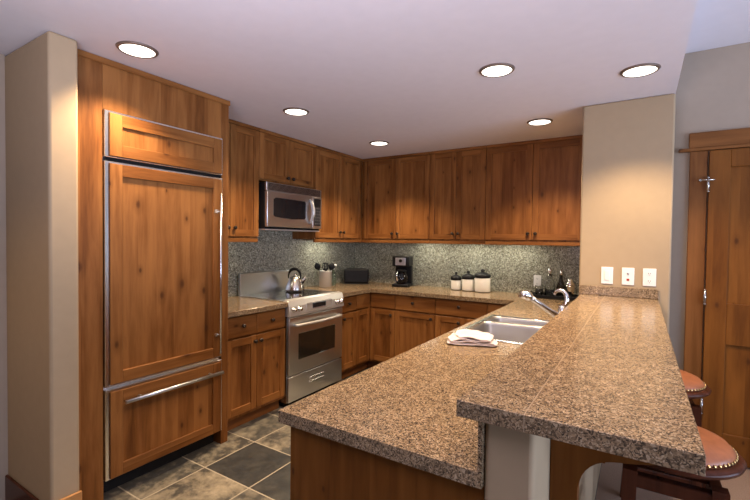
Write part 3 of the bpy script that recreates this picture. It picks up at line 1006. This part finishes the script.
# ------------------------------------------------------------------ things on the worktops
Z1 = ZC + 0.0005
kt = thing('kettle', 'shiny steel kettle standing on the back of the range', 'kettle', (-2.945, 3.165, 0.9245), math.radians(20))
MB().lathe([(0.088, 0), (0.094, 0.005), (0.095, 0.02), (0.091, 0.045), (0.082, 0.075), (0.069, 0.105), (0.058, 0.128), (0.055, 0.134)], seg=36).build('kettle_body', M['nickel'], kt)
MB().lathe([(0.053, 0.1345), (0.050, 0.143), (0.026, 0.152), (0.010, 0.155), (0.014, 0.166), (0.008, 0.174)], seg=28).build('lid', M['nickel'], kt)
q = MB().tube([(0.060, 0, 0.085), (0.088, 0, 0.112), (0.108, 0, 0.150)], 0.014, 12, radii=[0.026, 0.019, 0.013])
q.build('spout', M['nickel'], kt)
pts = [(-0.006 + 0.066 * math.cos(PI * i / 16), 0, 0.128 + 0.096 * (math.sin(PI * i / 16) ** 0.7)) for i in range(17)]
MB().tube(pts, 0.010, 10, radii=[0.006 + 0.010 * math.sin(PI * i / 16) for i in range(17)]).build('handle', M['black'], kt)

cr = thing('utensil_crock', 'steel crock holding black cooking utensils beside the range', 'crock', (-3.00, 3.715, Z1))
MB().lathe([(0.070, 0), (0.073, 0.003), (0.073, 0.176), (0.075, 0.180), (0.071, 0.181), (0.069, 0.176), (0.069, 0.006)], seg=32).build('crock_wall', M['silver'], cr)


def utensil(label, name, foot, tip, head):
    base = Vector((-3.00, 3.715, Z1))
    A, B = Vector(foot), Vector(tip)
    t = thing(name, label, 'utensil', base + A, 0, 'black utensils in the steel crock')
    d = B - A
    MB().tube([(0, 0, 0), d * 0.5, d * 0.86], 0.005, 8).build('handle', M['black'], t)
    R = Vector((0, 0, 1)).rotation_difference(d.normalized()).to_matrix() @ Matrix.Rotation(math.radians(35), 3, 'Z')
    q = MB()
    if head == 'spoon':
        lp = []
        for i in range(9):
            s = i / 8
            w = 0.034 * math.sin(PI * min(0.97, 0.06 + 0.9 * s)) + 0.002
            cz = -0.012 * math.sin(PI * s)
            zz = d.length * 0.84 + s * 0.085
            lp.append([R @ Vector((w * math.cos(a), cz + (0.004 + 0.003 * abs(math.cos(a))) * math.sin(a), zz)) for a in [2 * PI * k / 12 for k in range(12)]])
        loft(q, lp, 0, True, True)
    elif head == 'slotted':
        zz = d.length * 0.84
        for k in range(4):
            x = -0.033 + k * 0.018
            pr = MB()
            q.tube([R @ Vector((x * 0.4, 0, zz)), R @ Vector((x, 0.004, zz + 0.025)), R @ Vector((x, 0.004, zz + 0.085))], 0.006, 8)
        q.tube([R @ Vector((-0.036, 0.004, zz + 0.085)), R @ Vector((0.024, 0.004, zz + 0.085))], 0.006, 8)
    else:
        zz = d.length * 0.84
        for k in range(5):
            a = PI * k / 5
            pts = [R @ Vector((0.026 * math.sin(PI * i / 10) * math.cos(a), 0.026 * math.sin(PI * i / 10) * math.sin(a), zz + 0.09 * i / 10)) for i in range(11)]
            q.tube(pts, 0.0018, 6)
    q.build('utensil_head', M['black'] if head != 'whisk' else M['chrome'], t)
    return t


utensil('black ladle-like spoon leaning left in the steel crock', 'serving_spoon', (0.01, 0.0, 0.007), (-0.075, -0.045, 0.225), 'spoon')
utensil('black slotted turner standing in the middle of the steel crock', 'slotted_turner', (-0.02, 0.02, 0.007), (0.005, 0.0, 0.215), 'slotted')
utensil('black cooking spoon leaning right in the steel crock', 'cooking_spoon', (-0.01, -0.02, 0.007), (0.05, 0.05, 0.225), 'spoon')

bt = thing('spray_bottle', 'pale green glass bottle between the utensil crock and the toaster', 'bottle', (-3.030, 3.90, Z1))
MB().lathe([(0.030, 0), (0.033, 0.004), (0.033, 0.11), (0.024, 0.145), (0.013, 0.165), (0.013, 0.185)], seg=24).build('bottle_body', M['green_glass'], bt)
q = MB().lathe([(0.016, 0.1855), (0.016, 0.205), (0.008, 0.21), (0.006, 0.235)], seg=18)
q.tube([(-0.010, 0, 0.236), (0.045, 0, 0.236)], 0.010, 10)
q.build('pump', M['white_plastic'], bt)

to = thing('toaster', 'black two-slot toaster in the worktop corner', 'toaster', (-2.925, 4.225, Z1), math.radians(32))
q = MB().box(-0.150, 0.150, -0.085, 0.085, 0.012, 0.185, 0, 0.022, 4)
tb = q.build('toaster_body', M['black'], to)
q = MB()
for y in (-0.032, 0.032):
    q.box(-0.115, 0.115, y - 0.014, y + 0.014, 0.1838, 0.1862)
q.build('slots', M['black_matte'], tb)
MB().box(-0.140, 0.140, -0.078, 0.078, 0.0, 0.0119).build('base', M['black_matte'], to)
q = MB().box(0.151, 0.166, -0.02, 0.02, 0.115, 0.130, 0, 0.004, 2)
q.build('lever', M['nickel'], to)
MB().lathe([(0.016, 0.0), (0.014, 0.012), (0.006, 0.014)], (0.1505, 0, 0.06), 'x', 18).build('dial', M['nickel'], to)

cm = thing('coffee_maker', 'black drip coffee maker with glass carafe against the back wall', 'coffee maker', (-2.345, 4.335, Z1), math.radians(14))
MB().box(-0.100, 0.100, -0.130, 0.090, 0.0, 0.032, 0, 0.012, 3).build('base', M['black'], cm)
MB().box(-0.098, 0.098, 0.020, 0.090, 0.0325, 0.235, 0, 0.010, 3).build('water_tank', M['black'], cm)
MB().box(-0.100, 0.100, -0.115, 0.090, 0.2355, 0.352, 0, 0.014, 3).build('brew_head', M['black'], cm)
bh = cm.children[-1]
MB().box(-0.060, 0.060, -0.1175, -0.114, 0.250, 0.335, 0, 0.004, 2).build('steel_badge_plate', M['steel_x'], bh)
MB().lathe([(0.020, 0), (0.018, 0.008), (0.006, 0.010)], (0.0, -0.1177, 0.300), '-y', 18).build('dial', M['black'], bh)
ca = MB().lathe([(0.052, 0.0325), (0.066, 0.040), (0.076, 0.075), (0.072, 0.115), (0.055, 0.155), (0.052, 0.175)], (0, -0.055, 0), seg=30).build('carafe', M['smoke_glass'], cm)
MB().lathe([(0.056, 0.1755), (0.056, 0.188), (0.040, 0.198), (0.012, 0.200)], (0, -0.055, 0), seg=26).build('carafe_lid', M['black'], ca)
MB().tube([(-0.020, -0.110, 0.175), (-0.030, -0.150, 0.172), (-0.032, -0.162, 0.130), (-0.026, -0.150, 0.080), (-0.018, -0.128, 0.068)], 0.008, 10).build('carafe_handle', M['chrome'], ca)


def canister(label, x, y, r, h):
    t = thing('canister', label, 'canister', (x, y, Z1), 0, 'cream canisters on the back worktop')
    MB().lathe([(r * 0.98, 0.006), (r, 0.010), (r, h - 0.006), (r * 0.97, h)], seg=36).build('canister_body', M['ceramic'], t)
    MB().lathe([(r * 0.99, 0), (r * 1.02, 0.002), (r * 1.02, 0.0058), (r * 0.97, 0.0059)], seg=36).build('foot_ring', M['black'], t)
    MB().lathe([(r * 1.03, h + 0.0003), (r * 1.05, h + 0.006), (r * 1.04, h + 0.026), (r * 0.90, h + 0.042), (r * 0.40, h + 0.056), (r * 0.20, h + 0.062), (r * 0.30, h + 0.076), (r * 0.22, h + 0.088), (r * 0.05, h + 0.092)], seg=36).build('lid', M['black'], t)
    q = MB().tube([(r * 1.0, -0.01, h * 0.80), (r * 1.09, -0.01, h * 0.86), (r * 1.11, -0.005, h + 0.01)], 0.0022, 6)
    q.build('clasp', M['nickel'], t)
    return t


canister('smallest cream canister, black lid, leftmost of the three', -1.707, 4.385, 0.056, 0.106)
canister('middle-sized cream canister, black lid, between the other two', -1.566, 4.375, 0.064, 0.126)
canister('largest cream canister, black lid, rightmost of the three', -1.405, 4.365, 0.081, 0.150)

tr = thing('serving_tray', 'black tray holding glassware beside the beige pier', 'tray', (-0.690, 4.335, Z1))
q = MB().box(-0.205, 0.205, -0.125, 0.125, 0.0, 0.008, 0, 0.003)
for a in ((-0.205, 0.205, -0.125, -0.117), (-0.205, 0.205, 0.117, 0.125), (-0.205, -0.197, -0.117, 0.117), (0.197, 0.205, -0.117, 0.117)):
    q.box(*a, 0.0081, 0.034, 0, 0.002)
q.build('tray_body', M['black'], tr)
for s in (-1, 1):
    MB().tube([(s * 0.205, -0.05, 0.03), (s * 0.222, -0.04, 0.045), (s * 0.222, 0.04, 0.045), (s * 0.205, 0.05, 0.03)], 0.005, 8).build('handle', M['black'], tr)
ZT = Z1 + 0.0085


def glassware(name, label, cat, x, y, prof, mat='glass', stopper=None):
    t = thing(name, label, cat, (x, y, ZT), 0, None)
    K = 1.25
    prof = [(r * 1.05, z * K) for r, z in prof]
    stopper = [(r * 1.05, z * K) for r, z in stopper] if stopper else None
    prof = prof[:4 if name == 'glass_tumbler' else None] + [(max(r - 0.003, 0.004), max(z, 0.006)) for r, z in prof[:4 if name == 'glass_tumbler' else None]][::-1]
    MB().lathe(prof, seg=24).build(name.split('_')[-1] + '_body', M[mat], t)
    if stopper:
        MB().lathe(stopper, seg=18).build('stopper', M['chrome'], t)
    return t


glassware('glass_tumbler', 'short clear tumbler at the left end of the black tray', 'glass', -0.825, 4.30, [(0.028, 0), (0.030, 0.004), (0.036, 0.085), (0.034, 0.085), (0.028, 0.012)])
glassware('glass_decanter', 'tall clear decanter with a chrome stopper on the black tray', 'decanter', -0.735, 4.33,
          [(0.040, 0), (0.044, 0.005), (0.044, 0.105), (0.030, 0.130), (0.016, 0.150), (0.018, 0.172)], stopper=[(0.014, 0.1725), (0.010, 0.180), (0.020, 0.195), (0.016, 0.212), (0.004, 0.218)])
glassware('oil_cruet', 'dark glass cruet with pouring spout on the black tray', 'cruet', -0.635, 4.33,
          [(0.034, 0), (0.037, 0.005), (0.037, 0.09), (0.020, 0.125), (0.013, 0.150), (0.013, 0.170)], mat='smoke_glass', stopper=[(0.014, 0.1705), (0.014, 0.182), (0.007, 0.190), (0.005, 0.215)])
ck = thing('cocktail_shaker', 'shiny steel shaker at the right end of the black tray', 'shaker', (-0.552, 4.31, ZT))
MB().lathe([(0.030, 0), (0.033, 0.004), (0.043, 0.115), (0.044, 0.120)], seg=26).build('shaker_cup', M['chrome'], ck)
MB().lathe([(0.043, 0.1205), (0.038, 0.140), (0.024, 0.158), (0.022, 0.176), (0.012, 0.186)], seg=26).build('shaker_cap', M['chrome'], ck)


# ------------------------------------------------------------------ switch and socket plates
def plate(name, label, cat, x, z, y, w=0.072, h=0.116):
    t = thing(name, label, cat, (x, y, z))
    MB().box(-w / 2, w / 2, -0.006, -0.0005, -h / 2, h / 2, 0, 0.0025, 2).build('cover_plate', M['white_plastic'], t)
    return t


def outlet_face(t):
    for s in (-1, 1):
        f = MB().prism([(0.017 * math.cos(a) , s * 0.025 + 0.015 * math.sin(a)) for a in [2 * PI * k / 16 for k in range(16)]], 'y', -0.0078, -0.0055).build('receptacle', M['white_plastic'], t)
        q = MB().box(-0.007, -0.0045, -0.0083, -0.0074, s * 0.025 - 0.004, s * 0.025 + 0.006)
        q.box(0.0045, 0.007, -0.0083, -0.0074, s * 0.025 - 0.003, s * 0.025 + 0.005)
        q.lathe([(0.0022, 0.0), (0.0022, 0.0008)], (0, -0.0075, s * 0.025 - 0.009), '-y', 10)
        q.build('slots', M['black_matte'], f)


t = plate('light_switch', 'white rocker switch plate, left of the three on the pier', 'switch', -0.193, 1.226, YP)
MB().box(-0.016, 0.016, -0.011, -0.0055, -0.033, 0.033, 0, 0.003, 2).build('rocker', M['white_plastic'], t)
t = plate('jack_plate', 'white jack plate with a red socket, middle of the three on the pier', 'wall plate', -0.069, 1.226, YP)
MB().lathe([(0.006, 0), (0.006, 0.006), (0.003, 0.007)], (0, -0.006, 0.018), '-y', 12).build('cable_jack', M['nickel'], t)
MB().box(-0.008, 0.008, -0.0085, -0.0055, -0.030, -0.015, 0, 0.001).build('phone_jack', M['red'], t)
t = plate('wall_outlet', 'white double outlet plate, right of the three on the pier', 'outlet', 0.052, 1.226, YP, w=0.074)
outlet_face(t)
t = plate('wall_outlet', 'white double outlet on the granite splash behind the glassware tray', 'outlet', -0.882, 1.055, YW - 0.0125)
outlet_face(t)


# ------------------------------------------------------------------ bar stools
def stool(loc, rot, label):
    t = thing('bar_stool', label, 'stool', loc, rot)
    zs = 0.742
    MB().lathe([(0.160, zs - 0.034), (0.186, zs - 0.031), (0.199, zs - 0.022), (0.203, zs - 0.012), (0.194, zs - 0.002), (0.176, zs)], seg=48).build('seat_ring', M['stool_wood'], t)
    MB().lathe([(0.1755, zs + 0.0005), (0.176, zs + 0.012), (0.160, zs + 0.030), (0.120, zs + 0.046), (0.060, zs + 0.053), (0.005, zs + 0.055)], seg=48).build('seat_cushion', M['leather'], t)
    q = MB()
    for k in range(60):
        a = 2 * PI * k / 60
        q.lathe([(0.0052, 0.0), (0.0045, 0.0022), (0.002, 0.0036)], (0.1775 * math.cos(a), 0.1775 * math.sin(a), zs + 0.008), 'z', 8,
                rot=Matrix.Rotation(a, 3, 'Z') @ Matrix.Rotation(PI / 2.4, 3, 'Y'))
    q.build('nailhead_trim', M['brass'], t)
    MB().lathe([(0.075, zs - 0.085), (0.075, zs - 0.0345)], seg=28).build('swivel_plate', M['black'], t)
    q = MB()
    A = 0.118
    q.box(-A, A, -A - 0.018, -A + 0.018, zs - 0.130, zs - 0.086, 0, 0.003)
    q.box(-A, A, A - 0.018, A + 0.018, zs - 0.130, zs - 0.086, 0, 0.003)
    q.box(-A - 0.018, -A + 0.018, -A + 0.018, A - 0.018, zs - 0.130, zs - 0.086, 0, 0.003)
    q.box(A - 0.018, A + 0.018, -A + 0.018, A - 0.018, zs - 0.130, zs - 0.086, 0, 0.003)
    q.box(-A, A, -0.04, 0.04, zs - 0.100, zs - 0.0855)
    q.build('apron', M['stool_wood'], t)
    for sx in (-1, 1):
        for sy in (-1, 1):
            mb = MB()
            lo = []
            for z, off, w in ((zs - 0.070, A + 0.004, 0.022), (0.45, A + 0.010, 0.021), (0.20, A + 0.020, 0.0195), (0.0005, A + 0.034, 0.018)):
                lo.append([(sx * off + dx * w, sy * off + dy * w, z) for dx, dy in ((-1, -1), (1, -1), (1, 1), (-1, 1))])
            loft(mb, lo, 0, True, True, smooth=False)
            mb.build('leg', M['stool_wood'], t)
    for z, o_ in ((0.30, A + 0.016), (0.46, A + 0.010)):
        for s in (-1, 1):
            if z < 0.4:
                MB().box(-o_ + 0.016, o_ - 0.016, s * o_ - 0.010, s * o_ + 0.010, z - 0.016, z + 0.016, 0, 0.003).build('stretcher', M['stool_wood'], t)
            else:
                MB().box(s * o_ - 0.010, s * o_ + 0.010, -o_ + 0.016, o_ - 0.016, z - 0.016, z + 0.016, 0, 0.003).build('stretcher', M['stool_wood'], t)
    return t


s1 = stool((0.108, 1.825, 0), 0.0, 'leather-topped wooden bar stool nearest the camera, with nailhead trim')
copy_thing(s1, (0.108, 2.64, 0), 'leather-topped wooden bar stool farther along the bar, close to the door', rotz=0.06)


# ------------------------------------------------------------------ recessed ceiling lights
def can_light(x, y, label):
    t = thing('recessed_light', label, 'ceiling light', (x, y, H), 0, 'recessed lights in the kitchen ceiling')
    MB().lathe([(0.082, -0.010), (0.092, -0.007), (0.098, -0.0005), (0.082, -0.0005)], seg=44, loop=True).build('trim_ring', M['trim_ring'], t)
    MB().lathe([(0.0816, -0.0055), (0.0816, -0.0008)], seg=40).build('lens', M['lens'], t)
    d = bpy.data.lights.new('can_lamp', 'SPOT')
    d.energy = CAN_POWER
    d.color = CAN_COLOR
    d.spot_size = math.radians(112)
    d.spot_blend = 0.60
    d.shadow_soft_size = 0.06
    o = bpy.data.objects.new('can_lamp', d)
    COL.objects.link(o)
    o.parent = t
    o.location = (0, 0, -0.02)
    return t


can_light(-2.213, 1.196, 'recessed ceiling light in front of the refrigerator top')
can_light(-2.225, 2.388, 'recessed ceiling light in front of the microwave')
can_light(-2.220, 3.575, 'recessed ceiling light nearest the far corner cabinets')
can_light(-0.708, 2.384, 'recessed ceiling light over the sink end of the peninsula')
can_light(-0.708, 3.573, 'recessed ceiling light close to the widest back wall cabinet')
can_light(-0.027, 2.790, 'recessed ceiling light over the bar, nearest the pier')


# the next lamps of the same rows, just above the top edge of the picture
for x, y in ((-0.708, 1.195), (-0.027, 1.30)):
    d = bpy.data.lights.new('can_lamp', 'SPOT')
    d.energy, d.color, d.spot_size, d.spot_blend, d.shadow_soft_size = CAN_POWER * 0.33, CAN_COLOR, math.radians(112), 0.60, 0.06
    o = bpy.data.objects.new('can_lamp', d)
    COL.objects.link(o)
    o.location = (x, y, H - 0.02)

# ------------------------------------------------------------------ lamps under the wall cabinets
def under_lamp(x, y, power, k=1.0):
    d = bpy.data.lights.new('under_cabinet_lamp', 'AREA')
    d.shape = 'RECTANGLE'
    d.size, d.size_y = 0.34, 0.09
    d.energy = power
    d.color = UNDER_COLOR
    o = bpy.data.objects.new('under_cabinet_lamp', d)
    COL.objects.link(o)
    o.location = (x, y, ZUB - 0.012)
    return o


for x in (-2.05, -1.55, -1.08):
    under_lamp(x, YW - 0.20, UNDER_POWER)
u = under_lamp(XW + 0.18, 3.72, UNDER_POWER)
u.rotation_euler = (0, 0, PI / 2)
u = under_lamp(XW + 0.18, 2.30, UNDER_POWER * 0.4)
u.rotation_euler = (0, 0, PI / 2)
